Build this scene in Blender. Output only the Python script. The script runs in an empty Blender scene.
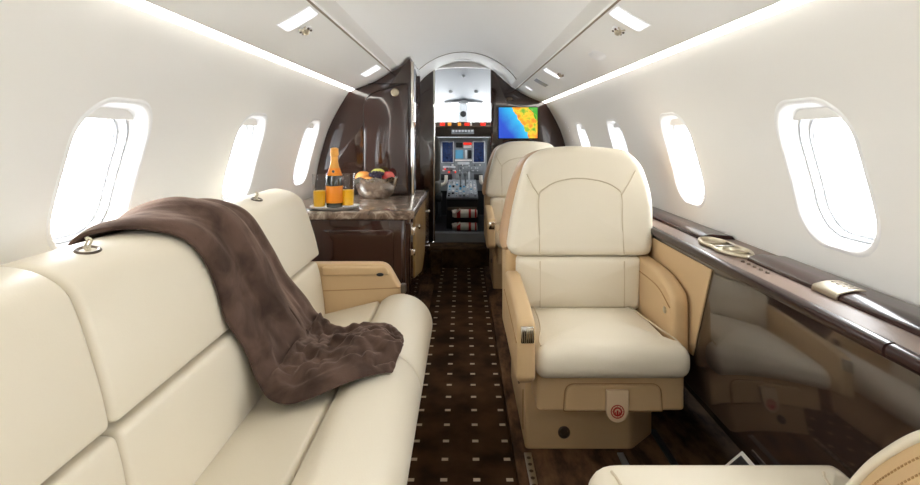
import bpy, bmesh, math, random
from mathutils import Vector, noise
random.seed(4)
PI = math.pi
H = 1.1                                   # eye height above the aisle floor
sc = bpy.context.scene
COL = sc.collection
ORG = {}                                  # world position of each object's origin

# ------------------------------------------------------------------ materials
def lin(c):
    return tuple((v/255/12.92 if v/255 <= .04045 else ((v/255+.055)/1.055)**2.4) for v in c) + (1,)

def mat(name, rgb, rough=.5, metal=0, spec=.5, coat=0, ior=1.5, bump=0, bscale=200, emit=None, estr=0,
        var=0, vscale=8, rgb2=None, stretch=None, sheen=0, coat_rough=.03):
    m = bpy.data.materials.new(name); m.use_nodes = True
    nt = m.node_tree; b = nt.nodes['Principled BSDF']
    b.inputs['Base Color'].default_value = lin(rgb)
    b.inputs['Roughness'].default_value = rough
    b.inputs['Metallic'].default_value = metal
    b.inputs['Specular IOR Level'].default_value = spec
    b.inputs['Coat Weight'].default_value = coat
    b.inputs['Coat Roughness'].default_value = coat_rough
    b.inputs['IOR'].default_value = ior
    b.inputs['Sheen Weight'].default_value = sheen
    if emit:
        b.inputs['Emission Color'].default_value = lin(emit)
        b.inputs['Emission Strength'].default_value = estr
    tc = None
    if bump or rgb2:
        tc = nt.nodes.new('ShaderNodeTexCoord')
    if bump:
        n = nt.nodes.new('ShaderNodeTexNoise'); n.inputs['Scale'].default_value = bscale
        n.inputs['Detail'].default_value = 3
        bp = nt.nodes.new('ShaderNodeBump'); bp.inputs['Strength'].default_value = bump
        bp.inputs['Distance'].default_value = .002
        nt.links.new(tc.outputs['Object'], n.inputs['Vector'])
        nt.links.new(n.outputs['Fac'], bp.inputs['Height'])
        nt.links.new(bp.outputs['Normal'], b.inputs['Normal'])
    if rgb2:
        mp = nt.nodes.new('ShaderNodeMapping')
        if stretch: mp.inputs['Scale'].default_value = stretch
        n = nt.nodes.new('ShaderNodeTexNoise'); n.inputs['Scale'].default_value = vscale
        n.inputs['Detail'].default_value = 5; n.inputs['Roughness'].default_value = .62
        r = nt.nodes.new('ShaderNodeValToRGB')
        r.color_ramp.elements[0].position = .38; r.color_ramp.elements[1].position = .66
        r.color_ramp.elements[0].color = lin(rgb); r.color_ramp.elements[1].color = lin(rgb2)
        nt.links.new(tc.outputs['Object'], mp.inputs['Vector'])
        nt.links.new(mp.outputs['Vector'], n.inputs['Vector'])
        nt.links.new(n.outputs['Fac'], r.inputs['Fac'])
        nt.links.new(r.outputs['Color'], b.inputs['Base Color'])
    return m

M = {}
M['wall'] = mat('wall_panel', (245,243,239), .55, spec=.3)
M['ceil'] = mat('headliner', (248,247,244), .6, spec=.25)
M['white'] = mat('window_white', (246,246,246), .35)
M['gasket'] = mat('window_gasket', (196,198,203), .6)
M['liner_gap'] = mat('liner_gap', (150,138,122), .8)
M['cream'] = mat('cream_leather', (229,219,199), .36, spec=.42, bump=.12, bscale=260)
M['seam'] = mat('leather_seam', (208,193,166), .6)
M['tan'] = mat('tan_leather', (206,175,133), .42, spec=.4, bump=.1, bscale=240)
M['tan2'] = mat('tan_shell_leather', (186,150,114), .45, spec=.4, bump=.1, bscale=240)
M['tanseam'] = mat('tan_seam', (170,132,88), .6)
M['walnut'] = mat('walnut_lacquer', (47,26,21), .1, spec=.5, coat=.8, rgb2=(56,32,26), vscale=2.2, stretch=(4,4,.35))
M['lacquer'] = mat('smoked_lacquer', (50,38,33), .06, spec=.5, ior=2.15)
M['shelf'] = mat('ledge_lacquer', (126,108,97), .42, spec=.3)
M['rail'] = mat('rail_wood', (46,29,27), .2, spec=.3, coat=.12, rgb2=(56,36,32), vscale=2, stretch=(6,.6,6))
M['chrome'] = mat('chrome', (225,222,215), .12, 1)
M['nickel'] = mat('satin_nickel', (190,180,160), .3, 1)
M['dkmetal'] = mat('dark_metal', (104,92,80), .35, .8)
M['black'] = mat('black_plastic', (22,22,24), .5)
M['grey'] = mat('grey_plastic', (120,122,124), .5)
M['ltgrey'] = mat('light_grey_panel', (205,208,212), .5)
M['overhead'] = mat('overhead_grey', (98,102,108), .6)
M['panelgrey'] = mat('instrument_grey', (132,136,140), .55)
M['pilotseat'] = mat('pilot_seat_grey', (74,71,64), .9, sheen=.1, bump=.3, bscale=120)
M['sidecarpet'] = mat('side_carpet', (56,39,28), .95, spec=.1, rgb2=(112,82,58), vscale=5, stretch=(3,1.2,3), bump=.5, bscale=400)
M['stepcarpet'] = mat('step_carpet', (52,36,24), .95, spec=.1, rgb2=(92,70,46), vscale=9, bump=.5, bscale=400)
M['burl'] = mat('burl_insert', (146,114,70), .3, coat=.4, rgb2=(176,144,92), vscale=9)
M['red'] = mat('red_print', (176,42,36), .6)
M['strap'] = mat('pale_strap', (226,200,166), .5)
M['bottle'] = mat('bottle_glass', (14,26,14), .08, coat=1)
M['label'] = mat('orange_label', (238,140,22), .5)
M['foil'] = mat('gold_foil', (226,160,72), .35, .35)
M['juice'] = mat('orange_juice', (255,196,26), .35)
M['silver'] = mat('hammered_silver', (222,220,216), .16, 1, bump=1, bscale=48)
M['dish'] = mat('silver_tray', (232,232,230), .3, .35)
M['orange'] = mat('orange_peel', (240,150,60), .45, bump=.3, bscale=200, rgb2=(246,176,96), vscale=14)
M['apple'] = mat('red_apple', (214,40,58), .25, rgb2=(232,120,110), vscale=20)
M['pear'] = mat('green_pear', (214,210,110), .4)
M['lemon'] = mat('yellow_lemon', (240,190,40), .4)
M['grape'] = mat('dark_grape', (38,24,50), .3)
M['rope'] = mat('rope', (215,205,180), .9)
M['vestred'] = mat('vest_red', (178,36,34), .7)
M['vestwhite'] = mat('vest_white', (212,204,192), .7)
M['paper'] = mat('white_border', (235,230,225), .6)
M['cardblack'] = mat('card_black', (30,30,34), .4, rgb2=(62,62,66), vscale=90)
M['strip'] = mat('led_strip', (255,255,255), .5, emit=(255,250,240), estr=5.5)
M['lens'] = mat('lamp_lens', (245,246,250), .3, emit=(244,247,255), estr=.8)
M['greylens'] = mat('grey_lens', (150,152,162), .3)
M['redlit'] = mat('red_lit', (220,40,30), .4, emit=(255,60,40), estr=.5)
M['amberlit'] = mat('amber_lit', (240,150,50), .4, emit=(255,160,60), estr=.35)
M['display'] = mat('display_blue', (12,18,40), .2, emit=(20,40,84), estr=.25, rgb2=(30,48,86), vscale=45)
M['displaylt'] = mat('display_cyan', (60,110,140), .2, emit=(90,150,180), estr=.4)

def glass(name, tint, gloss=.08):
    m = bpy.data.materials.new(name); m.use_nodes = True; nt = m.node_tree
    nt.nodes.remove(nt.nodes['Principled BSDF'])
    out = nt.nodes['Material Output']
    t = nt.nodes.new('ShaderNodeBsdfTransparent'); t.inputs['Color'].default_value = tint
    g = nt.nodes.new('ShaderNodeBsdfGlossy'); g.inputs['Roughness'].default_value = .02
    f = nt.nodes.new('ShaderNodeFresnel'); geo = nt.nodes.new('ShaderNodeNewGeometry'); mx = nt.nodes.new('ShaderNodeMix')
    mx.inputs['A'].default_value = 1.45; mx.inputs['B'].default_value = 1/1.45   # both faces of a sheet reflect alike
    nt.links.new(geo.outputs['Backfacing'], mx.inputs['Factor']); nt.links.new(mx.outputs['Result'], f.inputs['IOR'])
    x = nt.nodes.new('ShaderNodeMixShader')
    nt.links.new(f.outputs[0], x.inputs[0]); nt.links.new(t.outputs[0], x.inputs[1]); nt.links.new(g.outputs[0], x.inputs[2])
    nt.links.new(x.outputs[0], out.inputs[0])
    return m
M['pane'] = glass('window_pane', (.97,.98,.98,1))
M['tumbler'] = glass('tumbler_glass', (.985,.985,.985,1))

def N(nt, t, **kw):
    n = nt.nodes.new(t)
    for k, v in kw.items(): setattr(n, k, v)
    return n
def math_node(nt, op, a, b=None, c=None):
    n = N(nt, 'ShaderNodeMath', operation=op)
    for i, v in enumerate((a, b, c)):
        if v is None: continue
        if isinstance(v, (int, float)): n.inputs[i].default_value = v
        else: nt.links.new(v, n.inputs[i])
    return n.outputs[0]

def carpet_material():
    m = mat('runner_carpet', (46,32,22), .95, spec=.05, bump=.6, bscale=420)
    nt = m.node_tree; b = nt.nodes['Principled BSDF']
    tc = N(nt, 'ShaderNodeTexCoord'); sp = N(nt, 'ShaderNodeSeparateXYZ')
    nt.links.new(tc.outputs['Object'], sp.inputs[0])
    def dots(o, off, step, half):
        v = math_node(nt, 'DIVIDE', math_node(nt, 'SUBTRACT', o, off), step)
        v = math_node(nt, 'WRAP', v, .5, -.5)
        return math_node(nt, 'LESS_THAN', math_node(nt, 'ABSOLUTE', v), half)
    d = math_node(nt, 'MULTIPLY', dots(sp.outputs[0], .042, .1044, .105), dots(sp.outputs[1], 1.644, .1042, .075))
    n = N(nt, 'ShaderNodeTexNoise'); n.inputs['Scale'].default_value = 7; n.inputs['Detail'].default_value = 4
    nt.links.new(tc.outputs['Object'], n.inputs['Vector'])
    r = N(nt, 'ShaderNodeValToRGB')
    r.color_ramp.elements[0].position = .35; r.color_ramp.elements[1].position = .7
    r.color_ramp.elements[0].color = lin((42,27,17)); r.color_ramp.elements[1].color = lin((78,55,36))
    nt.links.new(n.outputs['Fac'], r.inputs['Fac'])
    x = N(nt, 'ShaderNodeMix', data_type='RGBA')
    nt.links.new(d, x.inputs['Factor']); nt.links.new(r.outputs['Color'], x.inputs['A'])
    x.inputs['B'].default_value = lin((186,170,146))
    nt.links.new(x.outputs['Result'], b.inputs['Base Color'])
    return m
M['runner'] = carpet_material()

def granite():
    m = mat('granite', (84,66,54), .2, coat=.3)
    nt = m.node_tree; b = nt.nodes['Principled BSDF']
    tc = N(nt, 'ShaderNodeTexCoord')
    n = N(nt, 'ShaderNodeTexNoise'); n.inputs['Scale'].default_value = 15; n.inputs['Detail'].default_value = 8
    n.inputs['Roughness'].default_value = .7; n.inputs['Distortion'].default_value = .8
    nt.links.new(tc.outputs['Object'], n.inputs['Vector'])
    r = N(nt, 'ShaderNodeValToRGB'); cr = r.color_ramp
    cr.elements[0].position = .33; cr.elements[0].color = lin((58,44,37))
    cr.elements[1].position = .72; cr.elements[1].color = lin((205,188,168))
    e = cr.elements.new(.52); e.color = lin((124,103,87))
    nt.links.new(n.outputs['Fac'], r.inputs['Fac']); nt.links.new(r.outputs['Color'], b.inputs['Base Color'])
    return m
M['granite'] = granite()

def blanket_material():
    m = mat('plush_brown', (80,62,54), .9, spec=.1, sheen=.55, bump=.5, bscale=300)
    nt = m.node_tree; b = nt.nodes['Principled BSDF']
    tc = N(nt, 'ShaderNodeTexCoord'); n = N(nt, 'ShaderNodeTexNoise')
    n.inputs['Scale'].default_value = 11; n.inputs['Detail'].default_value = 5; n.inputs['Distortion'].default_value = .6
    nt.links.new(tc.outputs['Object'], n.inputs['Vector'])
    r = N(nt, 'ShaderNodeValToRGB')
    r.color_ramp.elements[0].position = .36; r.color_ramp.elements[1].position = .68
    r.color_ramp.elements[0].color = lin((58,43,37)); r.color_ramp.elements[1].color = lin((100,79,69))
    nt.links.new(n.outputs['Fac'], r.inputs['Fac']); nt.links.new(r.outputs['Color'], b.inputs['Base Color'])
    b.inputs['Sheen Tint'].default_value = lin((205,180,165)); b.inputs['Sheen Roughness'].default_value = .45
    return m
M['blanket'] = blanket_material()

def map_material(x0, x1, z0, z1):
    m = bpy.data.materials.new('moving_map'); m.use_nodes = True; nt = m.node_tree
    b = nt.nodes['Principled BSDF']; b.inputs['Roughness'].default_value = .2
    tc = N(nt, 'ShaderNodeTexCoord'); sp = N(nt, 'ShaderNodeSeparateXYZ')
    nt.links.new(tc.outputs['Object'], sp.inputs[0])
    u = math_node(nt, 'DIVIDE', math_node(nt, 'SUBTRACT', sp.outputs[0], x0), x1-x0)
    v = math_node(nt, 'DIVIDE', math_node(nt, 'SUBTRACT', sp.outputs[2], z0), z1-z0)
    n1 = N(nt, 'ShaderNodeTexNoise'); n1.inputs['Scale'].default_value = 14; n1.inputs['Detail'].default_value = 5
    nt.links.new(tc.outputs['Object'], n1.inputs['Vector'])
    # coast runs from upper left of centre down to the lower right
    coast = math_node(nt, 'ADD', math_node(nt, 'MULTIPLY', v, .5), u)
    coast = math_node(nt, 'ADD', coast, math_node(nt, 'MULTIPLY', math_node(nt, 'SUBTRACT', n1.outputs['Fac'], .5), .30))
    sea = math_node(nt, 'LESS_THAN', coast, .83)
    r = N(nt, 'ShaderNodeValToRGB'); cr = r.color_ramp
    cr.elements[0].position = .30; cr.elements[0].color = lin((60,170,40))
    cr.elements[1].position = .72; cr.elements[1].color = lin((214,90,20))
    for p, c in ((.40,(170,190,40)), (.48,(250,205,40)), (.58,(246,150,30))):
        e = cr.elements.new(p); e.color = lin(c)
    n2 = N(nt, 'ShaderNodeTexNoise'); n2.inputs['Scale'].default_value = 18; n2.inputs['Detail'].default_value = 4
    nt.links.new(tc.outputs['Object'], n2.inputs['Vector'])
    dd = math_node(nt, 'SUBTRACT', n2.outputs['Fac'], math_node(nt, 'MULTIPLY', math_node(nt, 'GREATER_THAN', coast, 1.27), .22))
    nt.links.new(dd, r.inputs['Fac'])
    s = N(nt, 'ShaderNodeValToRGB')
    s.color_ramp.elements[0].position = .35; s.color_ramp.elements[0].color = lin((6,70,200))
    s.color_ramp.elements[1].position = .83; s.color_ramp.elements[1].color = lin((40,190,235))
    nt.links.new(coast, s.inputs['Fac'])
    x = N(nt, 'ShaderNodeMix', data_type='RGBA')
    nt.links.new(sea, x.inputs['Factor']); nt.links.new(r.outputs['Color'], x.inputs['A']); nt.links.new(s.outputs['Color'], x.inputs['B'])
    nt.links.new(x.outputs['Result'], b.inputs['Emission Color']); b.inputs['Emission Strength'].default_value = .8
    b.inputs['Base Color'].default_value = (.01,.01,.01,1)
    return m

# ------------------------------------------------------------------ object helpers
def thing(name, label, cat, loc=(0,0,0), group=None):
    o = bpy.data.objects.new(name, None); COL.objects.link(o)
    o.empty_display_size = .05
    o.location = loc; ORG[o.name] = Vector(loc)
    o['label'] = label; o['category'] = cat
    if group: o['group'] = group
    return o

def obj(name, bm, m, parent=None, angle=38, label=None, loc=None):
    bmesh.ops.remove_doubles(bm, verts=bm.verts, dist=1e-5)
    bmesh.ops.recalc_face_normals(bm, faces=bm.faces)
    for f in bm.faces: f.smooth = True
    a = math.radians(angle)
    for e in bm.edges:
        if len(e.link_faces) == 2 and e.calc_face_angle(0) > a: e.smooth = False
    org = ORG[parent.name] if parent is not None else (Vector(loc) if loc else Vector((0,0,0)))
    if org.length: bmesh.ops.translate(bm, verts=bm.verts, vec=-org)
    me = bpy.data.meshes.new(name); bm.to_mesh(me); bm.free()
    o = bpy.data.objects.new(name, me); COL.objects.link(o)
    me.materials.append(M[m] if isinstance(m, str) else m)
    if parent is not None: o.parent = parent
    elif loc: o.location = loc
    ORG[o.name] = org
    if label: o['label'] = label
    return o

def tag(o, label, cat, group=None):
    o['label'] = label; o['category'] = cat
    if group: o['group'] = group
    return o

def struct(name, bm, m, parent=None, angle=38):
    o = obj(name, bm, m, parent, angle)
    if parent is None: o['kind'] = 'structure'
    return o

def dup(root, delta, label):
    r = root.copy(); COL.objects.link(r); r.location = root.location + Vector(delta); r['label'] = label
    for ch in list(root.children):
        c = ch.copy(); COL.objects.link(c); c.parent = r
        for g in list(ch.children):
            d = g.copy(); COL.objects.link(d); d.parent = c
    return r

B = bmesh.new

# ------------------------------------------------------------------ shape helpers
def box(bm, x0, x1, y0, y1, z0, z1, bev=0, seg=2):
    r = bmesh.ops.create_cube(bm, size=1)
    for v in r['verts']:
        v.co = Vector(((x0+x1)/2+v.co.x*(x1-x0), (y0+y1)/2+v.co.y*(y1-y0), (z0+z1)/2+v.co.z*(z1-z0)))
    if bev:
        es = {e for v in r['verts'] for e in v.link_edges}
        bmesh.ops.bevel(bm, geom=list(es), offset=bev, segments=seg, affect='EDGES', profile=.5)
    return bm

def tube(bm, pts, r, n=8, closed=False):
    pts = [Vector(p) for p in pts]; rings = []
    k = len(pts)
    for i, p in enumerate(pts):
        if closed: t = pts[(i+1) % k]-pts[i-1]
        else: t = pts[min(i+1, k-1)]-pts[max(i-1, 0)]
        t.normalize()
        up = Vector((0,0,1)) if abs(t.z) < .9 else Vector((0,1,0))
        a = t.cross(up).normalized(); b = t.cross(a).normalized()
        rr = r[i] if isinstance(r, (list, tuple)) else r
        rings.append([bm.verts.new(p+rr*(math.cos(2*PI*j/n)*a+math.sin(2*PI*j/n)*b)) for j in range(n)])
    for i in range(k if closed else k-1):
        A, Bq = rings[i], rings[(i+1) % k]
        for j in range(n): bm.faces.new((A[j], A[(j+1) % n], Bq[(j+1) % n], Bq[j]))
    if not closed:
        bm.faces.new(rings[0]); bm.faces.new(rings[-1])
    return bm

def lathe(bm, prof, c=(0,0,0), n=24, axis='z', sx=1, sy=1, cap=True):
    c = Vector(c); rings = []
    for r, h in prof:
        ring = []
        for j in range(n):
            a = 2*PI*j/n; p, q = r*math.cos(a)*sx, r*math.sin(a)*sy
            v = {'z': (p, q, h), 'y': (p, h, q), 'x': (h, p, q)}[axis]
            ring.append(bm.verts.new(c+Vector(v)))
        rings.append(ring)
    for A, Bq in zip(rings, rings[1:]):
        for j in range(n): bm.faces.new((A[j], A[(j+1) % n], Bq[(j+1) % n], Bq[j]))
    if cap and prof[0][0] > 1e-6: bm.faces.new(rings[0])
    if cap and prof[-1][0] > 1e-6: bm.faces.new(rings[-1])
    return bm

def ball(bm, c, r, s=(1,1,1), n=16):
    x = bmesh.ops.create_uvsphere(bm, u_segments=n, v_segments=n//2+2, radius=r)
    for v in x['verts']: v.co = Vector((v.co.x*s[0], v.co.y*s[1], v.co.z*s[2]))+Vector(c)
    return bm

def roundpoly(pts, r=.02, seg=5):
    out = []; k = len(pts)
    for i in range(k):
        p = Vector(pts[i][:2]); a = Vector(pts[i-1][:2]); b = Vector(pts[(i+1) % k][:2])
        rr = pts[i][2] if len(pts[i]) > 2 else r
        d = min(rr, .48*(a-p).length, .48*(b-p).length)
        if d < 1e-5: out.append((p.x, p.y)); continue
        s = p+(a-p).normalized()*d; e = p+(b-p).normalized()*d
        for j in range(seg+1):
            t = j/seg; q = s*(1-t)**2+p*2*t*(1-t)+e*t*t; out.append((q.x, q.y))
    return out

def spline(pts, n=6):
    out = []; P = [Vector(p) for p in pts]
    for i in range(len(P)-1):
        p0 = P[i-1] if i else P[0]*2-P[1]; p1 = P[i]; p2 = P[i+1]
        p3 = P[i+2] if i+2 < len(P) else P[-1]*2-P[-2]
        for j in range(n):
            t = j/n
            out.append(.5*((2*p1)+(p2-p0)*t+(2*p0-5*p1+4*p2-p3)*t*t+(3*p1-p0-3*p2+p3)*t**3))
    out.append(P[-1]); return out

def resample(pts, L):
    out = []
    for i in range(len(pts)):
        a, b = Vector(pts[i]), Vector(pts[(i+1) % len(pts)])
        k = max(1, int((b-a).length/L))
        for j in range(k): q = a.lerp(b, j/k); out.append((q.x, q.y))
    return out

def inset(pts, d):
    k = len(pts); out = []
    area = sum(pts[i][0]*pts[(i+1) % k][1]-pts[(i+1) % k][0]*pts[i][1] for i in range(k))
    sg = 1 if area > 0 else -1
    for i in range(k):
        a, p, b = Vector(pts[i-1]), Vector(pts[i]), Vector(pts[(i+1) % k])
        e1 = (p-a); e2 = (b-p)
        if e1.length < 1e-7 or e2.length < 1e-7: out.append((p.x, p.y)); continue
        e1.normalize(); e2.normalize()
        n1 = Vector((-e1.y, e1.x))*sg; n2 = Vector((-e2.y, e2.x))*sg
        n = n1+n2
        if n.length < 1e-6: n = n1
        n.normalize(); m = 1/max(.6, n.dot(n1))
        q = p+n*d*m; out.append((q.x, q.y))
    return out

def pillow(bm, prof, axis, a, b, r, puffa=0, puffb=0, L=.03, warp=None, steps=4, rings=6):
    """closed outline swept along an axis with rounded rims; each end may bulge"""
    prof = resample(prof, L)
    k = len(prof)
    cx = sum(p[0] for p in prof)/k; cy = sum(p[1] for p in prof)/k
    sg = 1 if b > a else -1
    def co(p, h):
        v = {'x': (h, p[0], p[1]), 'y': (p[0], h, p[1]), 'z': (p[0], p[1], h)}[axis]
        return bm.verts.new(warp(Vector(v)) if warp else Vector(v))
    secs = []
    base = inset(prof, r)
    def cap(h, puff, rev):
        seq = []
        for j in range(rings-1, 0, -1):
            s = j/rings
            seq.append([co((cx+(p[0]-cx)*s, cy+(p[1]-cy)*s), h-(puff*(1-s*s))*sg*(1 if rev else -1)) for p in base])
        return seq, co((cx, cy), h-puff*sg*(1 if rev else -1))
    ringsA, ca = cap(a, puffa, True)
    ringsB, cb = cap(b, puffb, False)
    secs += ringsA[::-1]
    for j in range(steps+1):
        t = PI/2*j/steps
        secs.append([co(p, a+sg*r*(1-math.cos(t))) for p in inset(prof, r*(1-math.sin(t)))])
    for j in range(steps, -1, -1):
        t = PI/2*j/steps
        secs.append([co(p, b-sg*r*(1-math.cos(t))) for p in inset(prof, r*(1-math.sin(t)))])
    secs += ringsB
    for A, Q in zip(secs, secs[1:]):
        for j in range(k): bm.faces.new((A[j], A[(j+1) % k], Q[(j+1) % k], Q[j]))
    for j in range(k):
        bm.faces.new((secs[0][j], secs[0][(j+1) % k], ca)); bm.faces.new((secs[-1][j], secs[-1][(j+1) % k], cb))
    return bm

def prism(bm, prof, axis, a, b, bev=0):
    def co(p, h): return bm.verts.new({'x': (h, p[0], p[1]), 'y': (p[0], h, p[1]), 'z': (p[0], p[1], h)}[axis])
    A = [co(p, a) for p in prof]; Q = [co(p, b) for p in prof]; k = len(prof)
    for j in range(k): bm.faces.new((A[j], A[(j+1) % k], Q[(j+1) % k], Q[j]))
    f1 = bm.faces.new(A); f2 = bm.faces.new(Q)
    if bev:
        es = list(f1.edges)+list(f2.edges)
        bmesh.ops.bevel(bm, geom=es, offset=bev, segments=2, affect='EDGES', profile=.5)
    return bm

# ------------------------------------------------------------------ fuselage section
WT = [(.30,.709),(.155,.795),(.04,.852),(-.09,.893),(-.2,.92),(-.38,.945),(-.7,.955),(-1.12,.957)]
def wx(z):
    """half width of the cabin at height z above the aisle floor"""
    Z = z-H
    if Z >= WT[0][0]: return WT[0][1]+(WT[0][0]-Z)*.5
    for i in range(len(WT)-1):
        (za, xa), (zb, xb) = WT[i], WT[i+1]
        if za >= Z >= zb:
            def sl(j):
                j0, j1 = max(j-1, 0), min(j+1, len(WT)-1)
                return (WT[j1][1]-WT[j0][1])/(WT[j1][0]-WT[j0][0])
            h = zb-za; t = (Z-za)/h
            return xa*(2*t**3-3*t*t+1)+sl(i)*h*(t**3-2*t*t+t)+xb*(3*t*t-2*t**3)+sl(i+1)*h*(t**3-t*t)
    return WT[-1][1]
YA, YF = -1.64, 4.62
ST = [1.292+.83*k for k in range(-3,4)]
BH = .415
WCZ, WHL, WHH, WR = 1.0, .136, .180, .095
WTOP = H+.283
def sdf(y, z, i):
    hl, hh, r = WHL-i, WHH-i, max(.01, WR-i*.6)
    qx, qy = abs(y)-(hl-r), abs(z)-(hh-r)
    return math.hypot(max(qx, 0), max(qy, 0))+min(max(qx, qy), 0)-r
zb, zt = 0-WCZ, WTOP-WCZ
cor = [math.atan2(zt,BH), math.atan2(zt,-BH), math.atan2(zb,-BH)+2*PI, math.atan2(zb,BH)+2*PI]
ANG = []
for a0, a1, n in ((cor[0],cor[1],26),(cor[1],cor[2],26),(cor[2],cor[3],26),(cor[3],cor[0]+2*PI,26)):
    ANG += [a0+(a1-a0)*j/n for j in range(n)]
def hole(a, i=0):
    lo, hi = 0, .5
    for _ in range(40):
        mid = (lo+hi)/2
        if sdf(mid*math.cos(a), mid*math.sin(a), i) < 0: lo = mid
        else: hi = mid
    return lo*math.cos(a), lo*math.sin(a)
def edge(a):
    c, s = math.cos(a), math.sin(a); t = 9
    if abs(c) > 1e-9: t = min(t, BH/abs(c))
    if s > 1e-9: t = min(t, zt/s)
    if s < -1e-9: t = min(t, zb/s)
    return t*c, t*s
HOLE = [hole(a) for a in ANG]; EDGE = [edge(a) for a in ANG]
RV = [(-.012,.001),(-.008,-.002),(-.002,-.003),(.003,.001),(.007,.010),(.012,.030),(.016,.034),(.017,.046),(.024,.050),(.026,.066),(.034,.070),(.036,.085)]
RVP = [[hole(a, max(i, -.012)) for a in ANG] for i, _ in RV]

def wall(side, name):
    bm = B()
    for yc in ST:
        rings = []
        for j in range(15):
            t = (j/14)**1.4; ring = []
            for h, e in zip(HOLE, EDGE):
                y = h[0]+(e[0]-h[0])*t; z = WCZ+h[1]+(e[1]-h[1])*t
                ring.append(bm.verts.new((side*wx(z), yc+y, z)))
            rings.append(ring)
        k = len(ANG)
        for A, Q in zip(rings, rings[1:]):
            for j in range(k): bm.faces.new((A[j], A[(j+1) % k], Q[(j+1) % k], Q[j]))
    zs = [WTOP*j/40 for j in range(41)]
    for ya, yb in ((ST[-1]+BH, YF),):
        for z0, z1 in zip(zs, zs[1:]):
            bm.faces.new([bm.verts.new((side*wx(z), y, z)) for z, y in ((z0,ya),(z0,yb),(z1,yb),(z1,ya))])
    return struct(name, bm, 'wall', angle=60)
wall(-1, 'wall_left'); wall(1, 'wall_right')

wn = 0
for side in (-1, 1):
    for yc in ST:
        wn += 1
        w = bpy.data.objects.new('window_%d' % wn, None); COL.objects.link(w)
        w.empty_display_size = .05
        w.location = (side*.9, yc, WCZ); ORG[w.name] = Vector(w.location); w['kind'] = 'structure'
        bm = B(); rings = []
        for (i, o), pts in zip(RV, RVP):
            rings.append([bm.verts.new((side*(wx(WCZ+z)+o), yc+y, WCZ+z)) for y, z in pts])
        k = len(ANG)
        for A, Q in zip(rings, rings[1:]):
            for j in range(k): bm.faces.new((A[j], A[(j+1) % k], Q[(j+1) % k], Q[j]))
        obj('window_frame', bm, 'white', w, angle=50)
        for i0, o0 in ((.0175,.0455),(.0265,.0660)):
            bm = B(); rr = []
            for di, do in ((.001,-.001),(-.001,-.004),(-.006,-.004),(-.0065,0)):
                rr.append([bm.verts.new((side*(wx(WCZ+z)+o0+do), yc+y, WCZ+z)) for y, z in [hole(a, i0-di) for a in ANG]])
            for A, Q in zip(rr, rr[1:]):
                for j in range(k): bm.faces.new((A[j], A[(j+1) % k], Q[(j+1) % k], Q[j]))
            obj('gasket', bm, 'gasket', w)
        bm = B(); P = [hole(a, .033) for a in ANG]
        for o in (.074, .078):
            ring = [bm.verts.new((side*(wx(WCZ+z)+o), yc+y, WCZ+z)) for y, z in P]
            c = bm.verts.new((side*(wx(WCZ)+o), yc, WCZ))
            for j in range(k): bm.faces.new((ring[j], ring[(j+1) % k], c))
        obj('pane', bm, 'pane', w)
        # the white pull-down blind, pushed nearly all the way up
        bm = B(); P = [hole(a, .013) for a in ANG]
        cut = .140
        top = [(y, z) for y, z in P if z > cut]
        top.sort()
        poly = top+[(top[-1][0]+.004, cut), (top[0][0]-.004, cut)]
        rr = []
        for o in (.030, .036):
            rr.append([bm.verts.new((side*(wx(WCZ+z)+o), yc+y, WCZ+z)) for y, z in poly])
        for q in rr: bm.faces.new(q)
        for j in range(len(poly)): bm.faces.new((rr[0][j], rr[0][(j+1) % len(poly)], rr[1][(j+1) % len(poly)], rr[1][j]))
        obj('window_shade', bm, 'wall', w)
        # daylight guide (sampling portal only, gives no light of its own)
        L = bpy.data.lights.new('window_portal', 'AREA'); L.shape = 'RECTANGLE'; L.size = .42; L.size_y = .42
        L.cycles.is_portal = True
        lo = bpy.data.objects.new('window_portal', L); COL.objects.link(lo)
        lo.location = (side*(wx(WCZ)+.13), yc, WCZ); lo.rotation_euler = (0, side*PI/2, 0)

# ceiling: vault, overhead service panels, light strips
DR, DZ = .5, H+.139
bm = B()
for r0, ya, yb in ((0, YA, 4.0), (0, 4.0, YF)):
    a0 = math.atan2((H+.428)-DZ, .408); pr = []
    for j in range(41):
        a = a0+(PI-2*a0)*j/40
        pr.append(((DR+r0)*math.cos(a), DZ+(DR+r0*.7)*math.sin(a)))
    for (p, q) in zip(pr, pr[1:]):
        bm.faces.new([bm.verts.new(v) for v in ((p[0],ya,p[1]),(p[0],yb,p[1]),(q[0],yb,q[1]),(q[0],ya,q[1]))])
    if r0:
        inner = [(DR*math.cos(a0+(PI-2*a0)*j/40), DZ+DR*math.sin(a0+(PI-2*a0)*j/40)) for j in range(41)]
        for j in range(40):
            bm.faces.new([bm.verts.new(v) for v in ((inner[j][0],ya,inner[j][1]),(inner[j+1][0],ya,inner[j+1][1]),(pr[j+1][0],ya,pr[j+1][1]),(pr[j][0],ya,pr[j][1]))])
struct('ceiling', bm, 'ceil')

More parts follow.
